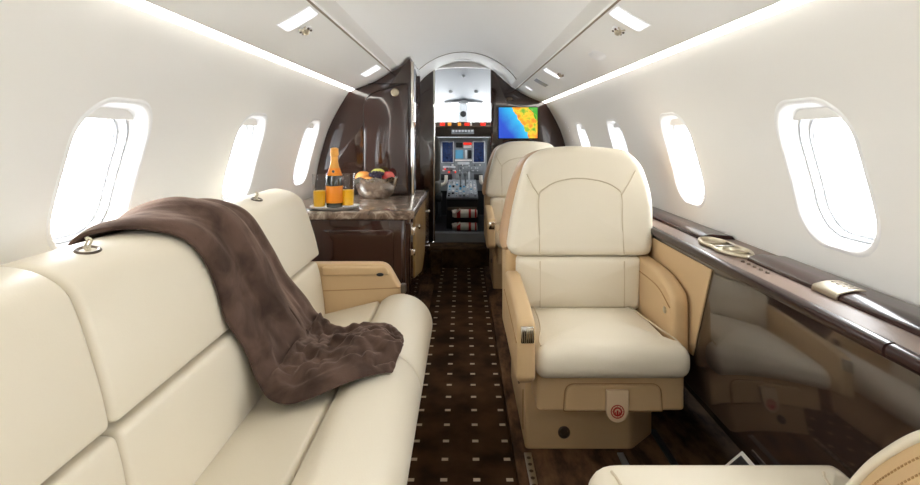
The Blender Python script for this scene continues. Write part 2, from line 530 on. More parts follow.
PO, PI_ = (.692, H+.291), (.4635, H+.398)
def psu(t, off=0):
    """point on the overhead panel, t=0 outboard .. 1 inboard; off = distance below the panel"""
    x = PO[0]+(PI_[0]-PO[0])*t; z = PO[1]+(PI_[1]-PO[1])*t
    b = .012*4*t*(1-t)+off
    return x-.42*b, z-.907*b
for n, side in ((1,-1),(2,1)):
    bm = B()
    pts = [(.712,H+.305),(.700,H+.300),(.694,H+.297)]+[psu(j/14) for j in range(15)]+[(.457,H+.402),(.459,H+.412),(.452,H+.416),(.408,H+.431),(.400,H+.445)]
    for p, q in zip(pts, pts[1:]):
        bm.faces.new([bm.verts.new(v) for v in ((side*p[0],YA,p[1]),(side*p[0],YF,p[1]),(side*q[0],YF,q[1]),(side*q[0],YA,q[1]))])
    struct('trim_%d' % n, bm, 'ceil', angle=30)
    bm = B()
    pr = [(side*.721,H+.279),(side*.699,H+.2935),(side*.707,H+.302),(side*.727,H+.288)]
    prism(bm, pr, 'y', YA+.01, 3.24 if side < 0 else 4.54)
    tag(obj('strip_light', bm, 'strip'), 'long glowing white light strip where the %s wall meets the overhead panel' % ('left' if side < 0 else 'right'), 'light')

def on_psu(side, y, t, off): x, z = psu(t, off); return (side*x, y, z)
def lens(side, y0, y1, t0, t1, m, label, group='reading lights set in the overhead panels'):
    o = thing('reading_light', label, 'light', on_psu(side, (y0+y1)/2, (t0+t1)/2, 0), group)
    for nm, g, off, mm in (('lens', 0, .004, m), ('bezel', .006, .002, 'white')):
        bm = B(); n = 10; lo, hi = [], []
        for j in range(n+1):
            t = t0-g*3+(t1-t0+6*g)*j/n
            lo.append([bm.verts.new(on_psu(side, y, t, off)) for y in (y0-g, y1+g)])
            hi.append([bm.verts.new(on_psu(side, y, t, -.004)) for y in (y0-g, y1+g)])
        for A in (lo, hi):
            for p, q in zip(A, A[1:]): bm.faces.new((p[0], p[1], q[1], q[0]))
        for p, q, r, s in zip(lo, lo[1:], hi, hi[1:]):
            bm.faces.new((p[0], q[0], s[0], r[0])); bm.faces.new((p[1], q[1], s[1], r[1]))
        for e in (0, n): bm.faces.new((lo[e][0], lo[e][1], hi[e][1], hi[e][0]))
        obj(nm, bm, mm, o)
lens(1, 1.585, 1.675, .53, .965, 'lens', 'white reading light lens at the near end of the right overhead panel')
lens(-1, 1.585, 1.675, .53, .965, 'lens', 'white reading light lens at the near end of the left overhead panel')
lens(-1, 2.86, 2.99, .53, .93, 'lens', 'white reading light lens on the left panel just before the wood cabinet')
lens(1, 3.00, 3.09, .53, .93, 'lens', 'white reading light lens on the right panel, second from the camera')
lens(1, 3.48, 3.60, .52, .88, 'greylens', 'dull grey unlit lens on the right overhead panel')
lens(1, 4.04, 4.10, .66, .88, 'lens', 'tiny white light on the right panel nearest the map screen')
def vent(side, y, t, label):
    c = Vector(on_psu(side, y, t, 0)); o = thing('air_vent', label, 'air vent', c, 'air nozzles on the overhead panels')
    nrm = Vector((-side*.42, 0, -.907)); rot = Vector((0,0,1)).rotation_difference(nrm).to_matrix()
    def put(bm):
        for v in bm.verts: v.co = rot @ v.co + c
        return bm
    obj('ring', put(lathe(B(), [(.024,-.004),(.024,.004),(.019,.007),(.013,.004)], n=20)), 'white', o)
    obj('nozzle', put(lathe(B(), [(.013,.002),(.012,.014),(.007,.019),(.005,.013),(0,.012)], n=16)), 'nickel', o)
    for k in range(4):
        a = PI/4+k*PI/2; bm = B(); ball(bm, (.0205*math.cos(a), .0205*math.sin(a), .007), .0042, n=8)
        obj('stud', put(bm), 'dkmetal', o)
    bm = B(); tube(bm, [(-.012,-.034,.004),(.0,-.036,.012),(.012,-.034,.004)], .003, 8)
    obj('lever', put(bm), 'nickel', o)
vent(1, 1.765, .70, 'small nickel air nozzle beyond the nearest light on the right overhead panel')
vent(-1, 1.745, .68, 'small nickel air nozzle beyond the nearest light on the left overhead panel')
vent(1, 2.94, .60, 'small nickel air nozzle beside the second light on the right panel')
# call-panel cover on the right service panel
bm = B(); c = on_psu(1, 2.2, .52, 0)
o = thing('service_cover', 'faint oblong cover plate on the right overhead panel between the lights', 'cover', c)
n = 8; lo = []
for j in range(n+1):
    t = .40+.26*j/n; w = .085*math.sqrt(max(.05, 1-((j-4)/4.4)**2))
    lo.append([bm.verts.new(on_psu(1, 2.2+s*w, t, f)) for s, f in ((-1,-.002),(-.8,.004),(.8,.004),(1,-.002))])
for p, q in zip(lo, lo[1:]):
    for j in range(3): bm.faces.new((p[j], p[j+1], q[j+1], q[j]))
obj('plate', bm, 'white', o)

# fine seams of the headliner
bm = B(); tube(bm, [(DR*.999*math.cos(a), 3.995, DZ+DR*.999*math.sin(a)) for a in [a0+(PI-2*a0)*j/40 for j in range(41)]], .004, 6)
struct('trim_8', bm, 'liner_gap')
for n, side in ((9,-1),(10,1)):
    bm = B(); tube(bm, [(side*.4612, YA+.01, H+.4005), (side*.4612, YF-.01, H+.4005)], .0042, 6)
    struct('trim_%d' % n, bm, 'liner_gap')

# floor and end wall
struct('floor', box(B(), -.96, .96, YA, 4.62, -.05, 0), 'sidecarpet')
bm = B(); box(bm, .172, .955, YA+.005, 4.3, .0005, .02, .006)
struct('trim_3', bm, 'sidecarpet')
bm = B()
pr = [(-.957,0),(.957,0)]+[(wx(z), z) for z in [WTOP*j/20 for j in range(21)]]
pr += [(.46,H+.41)]+[(DR*math.cos(a), DZ+DR*math.sin(a)) for a in [a0+(PI-2*a0)*j/20 for j in range(21)]]+[(-.46,H+.41)]
pr += [(-wx(z), z) for z in [WTOP*j/20 for j in range(20,-1,-1)]]
prism(bm, pr, 'y', YA-.03, YA+.002)
struct('wall_back', bm, 'wall')
bm = B(); box(bm, -.215, .168, YA+.005, 4.27, .0005, .010, .004)
tag(obj('carpet_runner', bm, 'runner'), 'dark brown aisle carpet with rows of small beige squares', 'carpet')
# step up to the cockpit and the door sill
bm = B(); box(bm, -.30, .30, 4.285, 4.545, .001, .165, .012, 3)
tag(obj('step', bm, 'stepcarpet'), 'dark brown carpeted step at the far end of the aisle', 'step')
bm = B(); box(bm, -.262, -.168, 4.03, 4.13, .012, .19, .014, 3)
tag(obj('carpeted_block', bm, 'stepcarpet'), 'small brown carpeted block at the left end of the aisle before the step', 'block')

for x, w, m, y0, y1, lab in ((.217,.024,'nickel',.3,1.76,'pale metal seat track on the floor along the aisle edge'),
                     (.53,.022,'grey',.3,1.76,'grey seat track on the floor under the middle of the cream chair'),
                     (.69,.024,'black',.3,1.9,'dark seat track on the floor near the dark side panel')):
    o = thing('seat_track', lab, 'seat track', (x,1,.02), 'seat tracks on the floor')
    bm = B(); box(bm, x-w/2, x+w/2, y0, y1, .0203, .026, .001); obj('rail', bm, m, o)
    for k in range(12):
        y = y1-.03-k*.034
        if m == 'nickel': obj('stud_hole', lathe(B(), [(.007,.0255),(.007,.0268),(0,.0268)], (x,y,0), 10), 'dkmetal', o)

# ------------------------------------------------------------------ side ledge on the right
XM = .732
ld = thing('side_ledge', 'dark lacquered ledge running along the right wall under the windows', 'ledge', (.8,2,.7))
bm = B(); box(bm, XM+.004, .952, -.9, 4.5, .716, .738, .002); obj('shelf', bm, 'shelf', ld, label='satin grey-brown shelf top')
for a, b in ((-.9,.886),(.892,4.5)):
    bm = B(); pr = roundpoly([(XM-.014,.718,.008),(XM-.014,.742,.012),(XM+.012,.746,.010),(XM+.016,.718,.004)], .01, 5)
    prism(bm, pr, 'y', a, b); obj('front_moulding', bm, 'rail', ld, label='rounded dark wood front moulding')
for a, b in ((-.9,1.50),(1.80,4.5)):
    bm = B(); pr = roundpoly([(.818,.732,.002),(.818,.748,.012),(.850,.757,.016),(.93,.750,.004),(.945,.732,.002)], .01, 5)
    prism(bm, pr, 'y', a, b, .004); obj('wall_rail', bm, 'rail', ld, label='raised dark wood rail along the wall')
bm = B(); pr = [(y, z) for y, z in ((-.9,.285),(4.5,.285),(4.5,.715),(-.9,.715))]
prism(bm, pr, 'x', XM, XM+.022, .003)
obj('side_panel', bm, 'lacquer', ld, label='glossy smoked dark panel mirroring the cream chair')
bm = B(); pr = [(1.525,.705),(4.5,.705),(4.5,.40),(1.65,.40)]
prism(bm, pr, 'x', XM-.006, XM-.001, .001)
obj('side_panel', bm, 'tan', ld, label='plain tan panel behind the front cream chair')
bm = B(); box(bm, .945, .954, -.9, 4.5, .025, .70)
struct('trim_4', bm, 'lacquer')

# cup holder
ch = thing('cup_holder', 'double chrome cup holder set into the right ledge beside the cream chair', 'cup holder', (.83,1.655,.727))
def stadium(hx, hy, n=10):
    out = []
    for s in (1,-1):
        for j in range(n+1):
            a = (0 if s > 0 else PI)+PI*j/n
            out.append((hx*math.cos(a), s*(hy-hx)+hx*math.sin(a)))
    return out
def figure8(sc, w):
    out = []
    for j in range(48):
        a = 2*PI*j/48; x = math.cos(a)*(.052+sc); y = math.sin(a)*(.140+sc)
        pinch = 1-.22*math.exp(-(y/.035)**2)
        out.append((.83+x*pinch, 1.655+y))
    return out
bm = B(); secs = []
for sc_, z in ((.0,.7385),(.004,.744),(.002,.749),(-.004,.751),(-.009,.748),(-.011,.741)):
    secs.append([bm.verts.new((x, y, z)) for x, y in figure8(sc_, 0)])
for A, Q in zip(secs, secs[1:]):
    for j in range(48): bm.faces.new((A[j], A[(j+1) % 48], Q[(j+1) % 48], Q[j]))
bm.faces.new(secs[-1])
obj('rim', bm, 'nickel', ch)
for dy in (-.068, .068):
    bm = B(); lathe(bm, [(.0,.7415),(.036,.7415),(.039,.748),(.036,.7495),(.034,.743),(0,.743)], (.83,1.655+dy,0), 28)
    obj('cup_well', bm, 'nickel', ch)
bm = B(); box(bm, .80, .86, 1.651, 1.659, .740, .750, .002); obj('divider', bm, 'chrome', ch)
for k in range(5):
    bm = B(); lathe(bm, [(.0055,0),(.0055,.004),(.003,.006),(0,.006)], (.795, 1.48-.030*k, .7382), 12)
    obj('button', bm, 'dkmetal', ch)
# switch plate
sp = thing('switch_plate', 'satin metal switch plate with slots clipped over the ledge rail below the near window', 'switch plate', (.86,1.21,.75))
bm = B(); pr = roundpoly([(.813,.739,.002),(.813,.752,.012),(.850,.7615,.012),(.880,.760,.004),(.880,.7575,.002),(.850,.758,.012),(.817,.750,.01),(.817,.739,.001)], .005, 4)
prism(bm, pr, 'y', 1.135, 1.215, .001); obj('cover', bm, 'nickel', sp)
for k in range(4):
    bm = B(); box(bm, .850, .874, 1.146+k*.017, 1.153+k*.017, .757, .7622, .001)
    for v in bm.verts: v.co.z += (.852-v.co.x)*.04
    obj('slot', bm, 'dkmetal', sp)
# dark card with white border
A = Vector((.722,1.345,.282)); e1 = Vector((0,-.15,0)); e2 = Vector((-.075,.185,-.258))
cd = thing('card', 'black card with white border leaning at the foot of the dark side panel', 'card', A+e2*.5)
nn = e1.cross(e2).normalized()
def slab(a, u, v, t):
    bm = B(); q = []
    for s in (0, t): q.append([bm.verts.new(p+nn*s) for p in (a, a+u, a+u+v, a+v)])
    for r in q: bm.faces.new(r)
    for j in range(4): bm.faces.new((q[0][j], q[0][(j+1) % 4], q[1][(j+1) % 4], q[1][j]))
    return bm
if nn.x > 0: nn = -nn
obj('border', slab(A, e1, e2, .002), 'paper', cd)
obj('print', slab(A+e1*.06+e2*.04+nn*.002, e1*.88, e2*.92, .0006), 'cardblack', cd)

# ------------------------------------------------------------------ cream chairs
def make_chair(name, label, group, CX=0.0, yf=1.58):
    root = thing(name, label, 'chair', (.457+CX, yf+.45, .02), group)
    Y = lambda d: yf+d
    T = root
    # pedestal
    bm = B(); low = [(.212,.205),(.580,.205),(.682,.30),(.682,.75),(.212,.75)]
    ringz = [(.0205,0),(.05,0),(.30,-.004)]
    pr = [(x, Y(d)) for x, d in low]
    pillow(bm, roundpoly(pr, .014, 3), 'z', .0205, .25, .006, L=.08)
    base = obj('base', bm, 'tan', T)
    bm = B(); lathe(bm, [(.021,.0),(.021,-.004),(.018,-.007),(.013,-.007),(.012,-.004),(0,-.004)], (.345, Y(.206), .080), 24, 'y')
    obj('knob', bm, 'dkmetal', base, label='round dark metal fitting on the base')
    bm = B(); tube(bm, [(.211,Y(.26),.20),(.2105,Y(.26),.06)], .002, 6); obj('seam', bm, 'tanseam', base)
    bm = B(); lathe(bm, [(.016,0),(.016,-.004),(.011,-.006),(0,-.006)], (.2125, Y(.40), .17), 18, 'x'); obj('knob', bm, 'dkmetal', base)
    # seat pan with pocket
    bm = B(); pr = roundpoly([(.232,Y(.065)),(.702,Y(.065)),(.702,Y(.62)),(.232,Y(.62))], .02, 4)
    pillow(bm, pr, 'z', .226, .343, .010, L=.06)
    pan = obj('seat_pan', bm, 'tan', T)
    bm = B(); pr = roundpoly([(.318,.229,.004),(.627,.229,.004),(.622,.312,.03),(.323,.312,.03)], .01, 5)
    pillow(bm, pr, 'y', Y(.058), Y(.075), .006, L=.05)
    dr = obj('drawer', bm, 'tan', pan)
    bm = B(); tube(bm, [(x, Y(.0635), z) for x, z in inset(pr, -.002)], .0018, 6, closed=True); obj('seam', bm, 'tanseam', dr)
    # pull strap with red emblem
    bm = B(); pr = [(.446,.302),(.446,.236)]+[(.481+.035*math.cos(a), .238+.037*math.sin(a)) for a in [PI+PI*j/14 for j in range(15)]]+[(.516,.302)]
    pillow(bm, roundpoly([(p[0], p[1], .002) for p in pr], .002, 1), 'y', Y(.044), Y(.054), .002, L=.02, steps=2)
    st = obj('strap', bm, 'strap', dr, label='pale leather pull strap with a red ring emblem')
    # backrest (reclined): shear in y with height
    zb = .645
    def warp(v):
        return Vector((v.x, v.y+(v.z-zb)*.40, v.z))
    out = [(.200,.640,.03),(.167,.662,.03),(.188,.775,.05),(.215,.875,.08),(.258,1.000,.07),(.335,1.046,.06),(.5,1.056,.1),(.668,1.040,.06),(.724,.985,.07),(.750,.860,.08),(.729,.700,.04),(.712,.648,.03),(.675,.640,.03)]
    pr = roundpoly(out, .04, 6)
    bm = B(); pillow(bm, pr, 'y', Y(.37), Y(.50), .038, puffa=.018, L=.025, warp=warp, steps=6, rings=8)
    hd = obj('headrest', bm, 'cream', T, label='wide cream upper back cushion with an arched seam')
    def fy(x, z):
        # front face depth incl. bulge
        s = max(abs((x-.452)/.255), abs((z-.85)/.175))
        return Y(.37)-.018*max(0, 1-s*s)+(z-zb)*.40
    def seam(pts, parent, m='seam', r=.0026, lift=0):
        pp = spline([Vector((x, 0, z)) for x, z in pts], 8)
        bm = B(); tube(bm, [Vector((p.x, fy(p.x, p.z)-lift, p.z)) for p in pp], r, 6)
        obj('seam', bm, m, parent)
    arch = [(.288,.652),(.289,.76),(.294,.862),(.318,.892),(.37,.918),(.45,.930),(.54,.919),(.595,.895),(.617,.862),(.607,.76),(.604,.652)]
    seam(arch, hd)
    seam([(.294,.866),(.270,.905),(.252,.945)], hd); seam([(.617,.866),(.655,.915),(.685,.958)], hd)
    # lumbar cushion
    pr = roundpoly([(.205,.44,.02),(.667,.44,.02),(.677,.638,.03),(.203,.638,.03)], .02, 5)
    bm = B(); pillow(bm, pr, 'y', Y(.375), Y(.47), .022, puffa=.01, L=.03, rings=6)
    lb = obj('lumbar_cushion', bm, 'cream', T)
    for x in (.288, .604):
        bm = B(); tube(bm, [(x, Y(.369+.003), .452+.0125*j) for j in range(15)], .0024, 6); obj('seam', bm, 'seam', lb)
    # rear shell
    def warp2(v): return Vector((v.x, v.y+(v.z-zb)*.40, v.z))
    out2 = [(.150,.640,.03),(.150,.69,.04),(.176,.80,.05),(.206,.90,.08),(.254,1.000,.07),(.335,1.036,.06),(.5,1.046,.1),(.660,1.031,.06),(.704,.98,.07),(.722,.840,.08),(.720,.700,.04),(.716,.640,.03)]
    bm = B(); pillow(bm, roundpoly(out2, .04, 5), 'y', Y(.45), Y(.66), .05, L=.04, warp=warp2, rings=4)
    obj('back_shell', bm, 'tan2', T, label='darker tan leather shell behind the back cushions')
    bm = B(); pillow(bm, roundpoly([(.165,.30),(.716,.30),(.716,.66),(.165,.66)], .03, 4), 'y', Y(.462), Y(.66), .03, L=.06, rings=3)
    obj('back_shell', bm, 'tan', T)
    # seat cushion (T shape)
    pr = roundpoly([(.218,Y(0),.06),(.700,Y(0),.06),(.700,Y(.075),.02),(.662,Y(.085),.02),(.658,Y(.40),.03),(.224,Y(.40),.03),(.218,Y(.08),.02)], .03, 5)
    def sw(v):
        f = max(0, 1-((v.y-Y(.0))/.40)) ; g = (v.x-.46)/.25
        if v.z > .40: v.z += .012*math.sin(min(1, max(0, (v.y-Y(0))/.4))*PI)*(1-.5*g*g) - .022*max(0, .35-(1-f))/.35*0
        return v
    bm = B(); pillow(bm, pr, 'z', .345, .452, .046, puffb=.016, L=.022, warp=sw, steps=7, rings=10)
    cu = obj('seat_cushion', bm, 'cream', T)
    for pts in ([(.262,.385),(.262,.25),(.255,.14),(.240,.075),(.2395,.03)], [(.622,.385),(.625,.25),(.645,.14),(.672,.07),(.6775,.03)]):
        pp = spline([Vector((x, d, 0)) for x, d in pts], 6); bm = B(); q = []
        for p in pp:
            g = (p.x-.46)/.25; f = p.y
            s = max(abs((p.x-.46)/.2), abs((f-.2)/.16))
            z = .452+.012*math.sin(min(1, max(0, f/.4))*PI)*(1-.5*g*g)+.016*max(0, 1-s*s)
            e = min(p.x-.218, .700-p.x, f)
            if e < .046: z -= .046-math.sqrt(max(0, .046**2-(.046-max(e,0))**2))
            q.append((p.x, Y(p.y), z))
        tube(bm, q, .0026, 6); obj('seam', bm, 'seam', cu)
    # arms
    pr = roundpoly([(Y(-.035),.36,.03),(Y(-.035),.545,.035),(Y(.10),.566,.06),(Y(.44),.585,.05),(Y(.46),.34,.03),(Y(.06),.335,.04)], .03, 5)
    bm = B(); pillow(bm, pr, 'x', .160, .215, .014, L=.035, rings=3)
    ar = obj('armrest', bm, 'tan', T)
    bm = B(); box(bm, .170, .209, Y(-.041), Y(-.015), .482, .531, .003); tr = obj('ashtray', bm, 'chrome', ar, label='bright metal ashtray in the end of the armrest')
    bm = B()
    for k in range(6): box(bm, .173+.006*k, .175+.006*k, Y(-.0425), Y(-.0405), .486, .522)
    obj('ribs', bm, 'nickel', tr)
    bm = B(); tube(bm, [(.1595,Y(-.015),.475),(.1595,Y(.2),.49),(.1595,Y(.44),.50)], .0022, 6); obj('seam', bm, 'tanseam', ar)
    pr = roundpoly([(Y(.075),.35,.02),(Y(.075),.592,.045),(Y(.20),.632,.08),(Y(.47),.640,.05),(Y(.47),.35,.03)], .03, 6)
    bm = B(); pillow(bm, pr, 'x', .663, .721, .018, L=.035, rings=3)
    ar2 = obj('armrest', bm, 'tan', T)
    bm = B(); q = spline([(.6625,Y(.09),.545),(.6625,Y(.2),.583),(.6625,Y(.40),.588)], 6); tube(bm, q, .0022, 6); obj('seam', bm, 'tanseam', ar2)
    bm = B(); lathe(bm, [(.011,0),(.011,-.003),(.007,-.005),(0,-.005)], (.663, Y(.13), .525), 16, 'x'); obj('recline_button', bm, 'nickel', ar2)
    return root, st
chair, strap = make_chair('lounge_chair', 'cream leather chair with tan base facing the camera beside the dark mirrored panel', 'cream aft-facing chairs on the right')
# emblem on the strap: a red ring, an inner disc ring and a small arched figure
def emblem(parent):
    cx, cz, y = .481, .236, 1.58+.0436
    bm = B()
    for r0, r1 in ((.0215,.0185),(.0145,.0095)):
        lathe(bm, [(r0,0),(r0,-.0008),(r1,-.0008),(r1,0)], (cx,y,cz), 28, 'y', cap=False)
    box(bm, cx-.0028, cx+.0028, y-.0008, y, cz-.012, cz+.004)
    for s in (-1,1): box(bm, cx+s*.006-.0014, cx+s*.006+.0014, y-.0008, y, cz-.0075, cz-.0005)
    for k in range(12):
        a = 2*PI*k/12; lathe(bm, [(.0012,0),(.0012,-.0008),(0,-.0008)], (cx+.0167*math.cos(a), y, cz+.0167*math.sin(a)), 6, 'y')
    return bm
# (the emblem is kept with the drawer so that the whole chair stays three levels deep)
obj('emblem', emblem(None), 'red', strap.parent)
chair2 = dup(chair, (-.005, 1.86, 0), 'cream leather chair farther forward, half hidden behind the front chair, below the map screen')

# near chair facing forward: only its seat front and wall-side arm reach into the picture
nc = thing('lounge_chair', 'cream chair seat with tan arm in the bottom right corner, nearest the camera', 'chair', (.47,.6,.02))
bm = B(); pr = roundpoly([(.224,.42,.03),(.676,.42,.03),(.676,.90,.02),(.718,.915,.02),(.718,1.0,.05),(.224,1.0,.07)], .03, 6)
pillow(bm, pr, 'z', .355, .486, .046, puffb=.010, L=.022, steps=7, rings=10)
cu = obj('seat_cushion', bm, 'cream', nc)
bm = B(); q = spline([(.275,.5,.4915),(.278,.8,.4895),(.275,.91,.4875),(.270,.948,.486)], 8); tube(bm, q, .003, 6); obj('seam', bm, 'seam', cu)
bm = B(); q = spline([(.62,.5,.4915),(.625,.8,.4895),(.64,.91,.4875),(.655,.945,.486)], 8); tube(bm, q, .003, 6); obj('seam', bm, 'seam', cu)
bm = B(); pillow(bm, roundpoly([(.235,.44),(.70,.44),(.70,.95),(.235,.95)], .02, 4), 'z', .24, .353, .01, L=.08); obj('seat_pan', bm, 'tan', nc)
bm = B(); pillow(bm, roundpoly([(.235,.3),(.69,.3),(.69,.82),(.235,.82)], .02, 4), 'z', .0205, .25, .006, L=.08); obj('base', bm, 'tan', nc)
pr = roundpoly([(.885,.37,.02),(.88,.49,.03),(.81,.600,.06),(.70,.715,.05),(.52,.74,.06),(.18,.74,.05),(.18,.37,.03)], .03, 6)
bm = B(); pillow(bm, pr, 'x', .634, .724, .022, L=.03, rings=3)
ar = obj('armrest', bm, 'tan', nc)
q = spline([(.872,.500),(.80,.603),(.70,.702),(.60,.722),(.45,.733)], 12)
obj('piping', tube(B(), [(.638, p.x, p.y-.003) for p in q], .007, 10), 'cream', ar, label='cream leather roll along the top edge of the arm')
for off in (.024, .040):
    q = spline([(.872-off*.8,.500-off*.5),(.80-off*.75,.603-off*.7),(.70-off*.6,.702-off*.8),(.60,.722-off),(.45,.733-off)], 16)
    bm = B()
    for a_, b_ in zip(q, q[1:]):
        m0 = a_.lerp(b_, .1); m1 = a_.lerp(b_, .62)
        tube(bm, [(.6338, m0.x, m0.y), (.6338, m1.x, m1.y)], .0016, 5)
    o = obj('stitching', bm, 'tanseam', ar, label='row of dark stitches along the arm'); o['kind'] = 'stuff'
bm = B(); pillow(bm, roundpoly([(.42,.38,.03),(.40,.50,.03),(-.25,.56,.05),(-.25,.44,.03)], .03, 5), 'x', .22, .626, .03, L=.04, rings=4)
obj('backrest', bm, 'cream', nc)

# ------------------------------------------------------------------ sofa
so = thing('sofa', 'long cream leather sofa along the left wall under the windows', 'sofa', (-.5,1,0))
Zp = lambda pts: [(p[0], p[1]+H)+tuple(p[2:]) for p in pts]
bm = B(); box(bm, -.88, -.225, -.55, 2.10, .002, .34, .01); obj('base', bm, 'tan', so)
UP = roundpoly(Zp([(-.583,-.489,.015),(-.598,-.42,.03),(-.632,-.31,.04),(-.655,-.255,.04),(-.70,-.226,.04),(-.76,-.214,.03),(-.805,-.225,.03),(-.825,-.30,.03),(-.80,-.489,.02)]), .02, 4)
LO = roundpoly(Zp([(-.542,-.712,.02),(-.550,-.63,.03),(-.562,-.55,.03),(-.577,-.497,.015),(-.80,-.497,.02),(-.80,-.76,.02),(-.545,-.76,.02)]), .02, 4)
SE = roundpoly(Zp([(-.565,-.76,.01),(-.560,-.708,.015),(-.45,-.680,.03),(-.336,-.652,.012),(-.328,-.665,.01),(-.328,-.735,.01)]), .01, 3)
BO = roundpoly(Zp([(-.326,-.655,.012),(-.29,-.628,.04),(-.235,-.620,.04),(-.175,-.640,.04),(-.133,-.685,.04),(-.118,-.74,.03),(-.132,-.80,.03),(-.17,-.825,.02),(-.326,-.825,.01)]), .02, 4)
SP = [(-.55,.212),(.214,.868),(.872,1.508),(1.512,2.052)]
backs = []
for a, b in SP:
    bm = B(); pillow(bm, UP, 'y', a, b+(.065 if b > 2 else 0), .016, L=.04, rings=3); backs.append(obj('back_cushion', bm, 'cream', so))
    bm = B(); pillow(bm, LO, 'y', a, b, .013, L=.04, rings=3); obj('lumbar_cushion', bm, 'cream', so)
    bm = B(); pillow(bm, SE, 'y', a, b, .010, L=.04, rings=3); obj('seat_cushion', bm, 'cream', so)
    bm = B(); pillow(bm, BO, 'y', a, b, .014, L=.04, rings=3); obj('seat_bolster', bm, 'cream', so)
for (c, par) in (((-.722,1.0,H-.2215), backs[2]), ((-.716,1.80,H-.2225), backs[3])):
    c = Vector(c)
    bm = B(); lathe(bm, [(.026,-.006),(.026,.000),(.022,.003),(.017,.001),(.016,-.003),(0,-.003)], c, 28, sx=.7, sy=1.15)
    for v in bm.verts: v.co.z += (c.x-v.co.x)*-.30*-1*0 + (v.co.x-c.x)*-.26
    rc = obj('belt_recess', bm, 'dkmetal', par, label='oval grey belt recess with a rope loop')
    bm = B(); q = [c+Vector((.003*math.sin(3*t), .007*math.cos(t), .012+.012*math.sin(t))) for t in [2*PI*j/14 for j in range(14)]]
    tube(bm, q, .0026, 6, closed=True)
    tube(bm, [c+Vector((0,0,-.002)), c+Vector((0,0,.008))], .005, 6)
    o = obj('rope_loop', bm, 'rope', par)
# far arm
AR = roundpoly(Zp([(-.80,-.82,.02),(-.80,-.512,.02),(-.305,-.512,.035),(-.236,-.635,.03),(-.236,-.82,.02)]), .02, 5)
bm = B(); pillow(bm, AR, 'y', 2.056, 2.12, .012, L=.05, rings=3); arm = obj('armrest', bm, 'tan', so, label='tan leather end armrest')
bm = B(); pillow(bm, roundpoly(Zp([(-.56,-.520,.012),(-.305,-.520,.012),(-.290,-.552,.012),(-.56,-.556,.012)]), .012, 4), 'y', 2.046, 2.063, .007, L=.05, rings=2)
obj('arm_pad', bm, 'tan', arm)
bm = B(); tube(bm, [(-.555,2.0565,H-.616),(-.245,2.0565,H-.604)], .0022, 6); obj('seam', bm, 'tanseam', arm)
bm = B(); lathe(bm, [(.012,0),(.012,-.004),(.009,-.005),(0,-.005)], (-.328,2.047,H-.549), 16, 'y', 1.2, .55); obj('latch', bm, 'black', arm)
bm = B(); box(bm, -.246, -.226, 2.03, 2.06, H-.62, H-.585, .004); obj('belt_fitting', bm, 'dkmetal', arm)

# blanket
BS = [ # x, Z, near depth, far depth, lift
 (-.822,-.330,1.04,1.42,.016),
 (-.808,-.235,1.07,1.46,.018),
 (-.760,-.212,1.10,1.52,.022),
 (-.700,-.224,1.17,1.56,.022),
 (-.650,-.262,1.23,1.58,.022),
 (-.618,-.360,1.27,1.64,.022),
 (-.590,-.455,1.27,1.69,.026),
 (-.560,-.545,1.29,1.76,.032),
 (-.525,-.650,1.31,1.81,.045),
 (-.440,-.672,1.265,1.73,.050),
 (-.365,-.655,1.25,1.665,.042),
 (-.305,-.628,1.265,1.655,.032),
 (-.255,-.617,1.295,1.65,.026),
 (-.218,-.620,1.33,1.61,.020),
 (-.190,-.632,1.37,1.54,.012)]
nu, per = 64, 9
ctr = spline([Vector((s[0], s[1])) for s in BS], per)
dn = spline([Vector((s[2], s[3], s[4])) for s in BS], per)
bm = B(); G = []
Nv = len(ctr)
for i in range(Nv):
    p = ctr[i]; t = (ctr[min(i+1, Nv-1)]-ctr[max(i-1, 0)]).normalized(); nrm = Vector((-t.y, t.x))
    if nrm.y < 0 and abs(nrm.y) > .2: nrm = -nrm
    if nrm.x < 0 and abs(nrm.y) <= .2: nrm = -nrm
    v = i/(Nv-1); row = []
    for j in range(nu+1):
        u = j/nu; d = dn[i]; y = d.x+(d.y-d.x)*u
        wob = .012*noise.noise(Vector((v*7, u*2, 3)))
        env = min(1, u*6, (1-u)*6); env = env*env*(3-2*env)
        low = max(0, min(1, (v-.45)*4))
        wv = v*6+1.2*noise.noise(Vector((u*3, v*3, 2.2)))
        wu = u+.10*noise.noise(Vector((v*4, u*3, 5.1)))
        long_ = .5+.5*math.cos(wu*2*PI*1.7+.8+1.2*v)
        dis = d.z*(.45+.55*math.sqrt(max(0, env)))
        dis += (.030-.008*low)*long_**1.3*env*min(1, .35+v*1.6)
        dis += (.008+.011*low)*noise.noise(Vector((wv*.9, u*4.5, 7)))*env
        dis += (.002+.010*low)*(1-abs(noise.noise(Vector((v*11+u*3, u*6-v*4, 1.7))))*2.2)*env
        dis += (.001+.009*low)*noise.noise(Vector((v*30, u*16, 4)))*env
        dis += (.001+.012*low)*max(0, 1-5*abs(noise.noise(Vector((v*9+4, u*5+v*6, 9.3)))))*env
        dis += (.001+.008*low)*max(0, 1-6*abs(noise.noise(Vector((v*13-u*4, u*8, 3.3)))))*env
        ragged = .012*noise.noise(Vector((v*9, 5 if u < .5 else 9, 1)))
        row.append(bm.verts.new((p.x+nrm.x*dis, y+wob+ragged, H+p.y+nrm.y*dis)))
    G.append(row)
for i in range(Nv-1):
    for j in range(nu): bm.faces.new((G[i][j], G[i][j+1], G[i+1][j+1], G[i+1][j]))
bmesh.ops.recalc_face_normals(bm, faces=bm.faces)
bl = obj('blanket', bm, 'blanket', None, angle=180)
sm = bl.modifiers.new('solid', 'SOLIDIFY'); sm.thickness = .010; sm.offset = 0
ss = bl.modifiers.new('sub', 'SUBSURF'); ss.levels = 1; ss.render_levels = 1
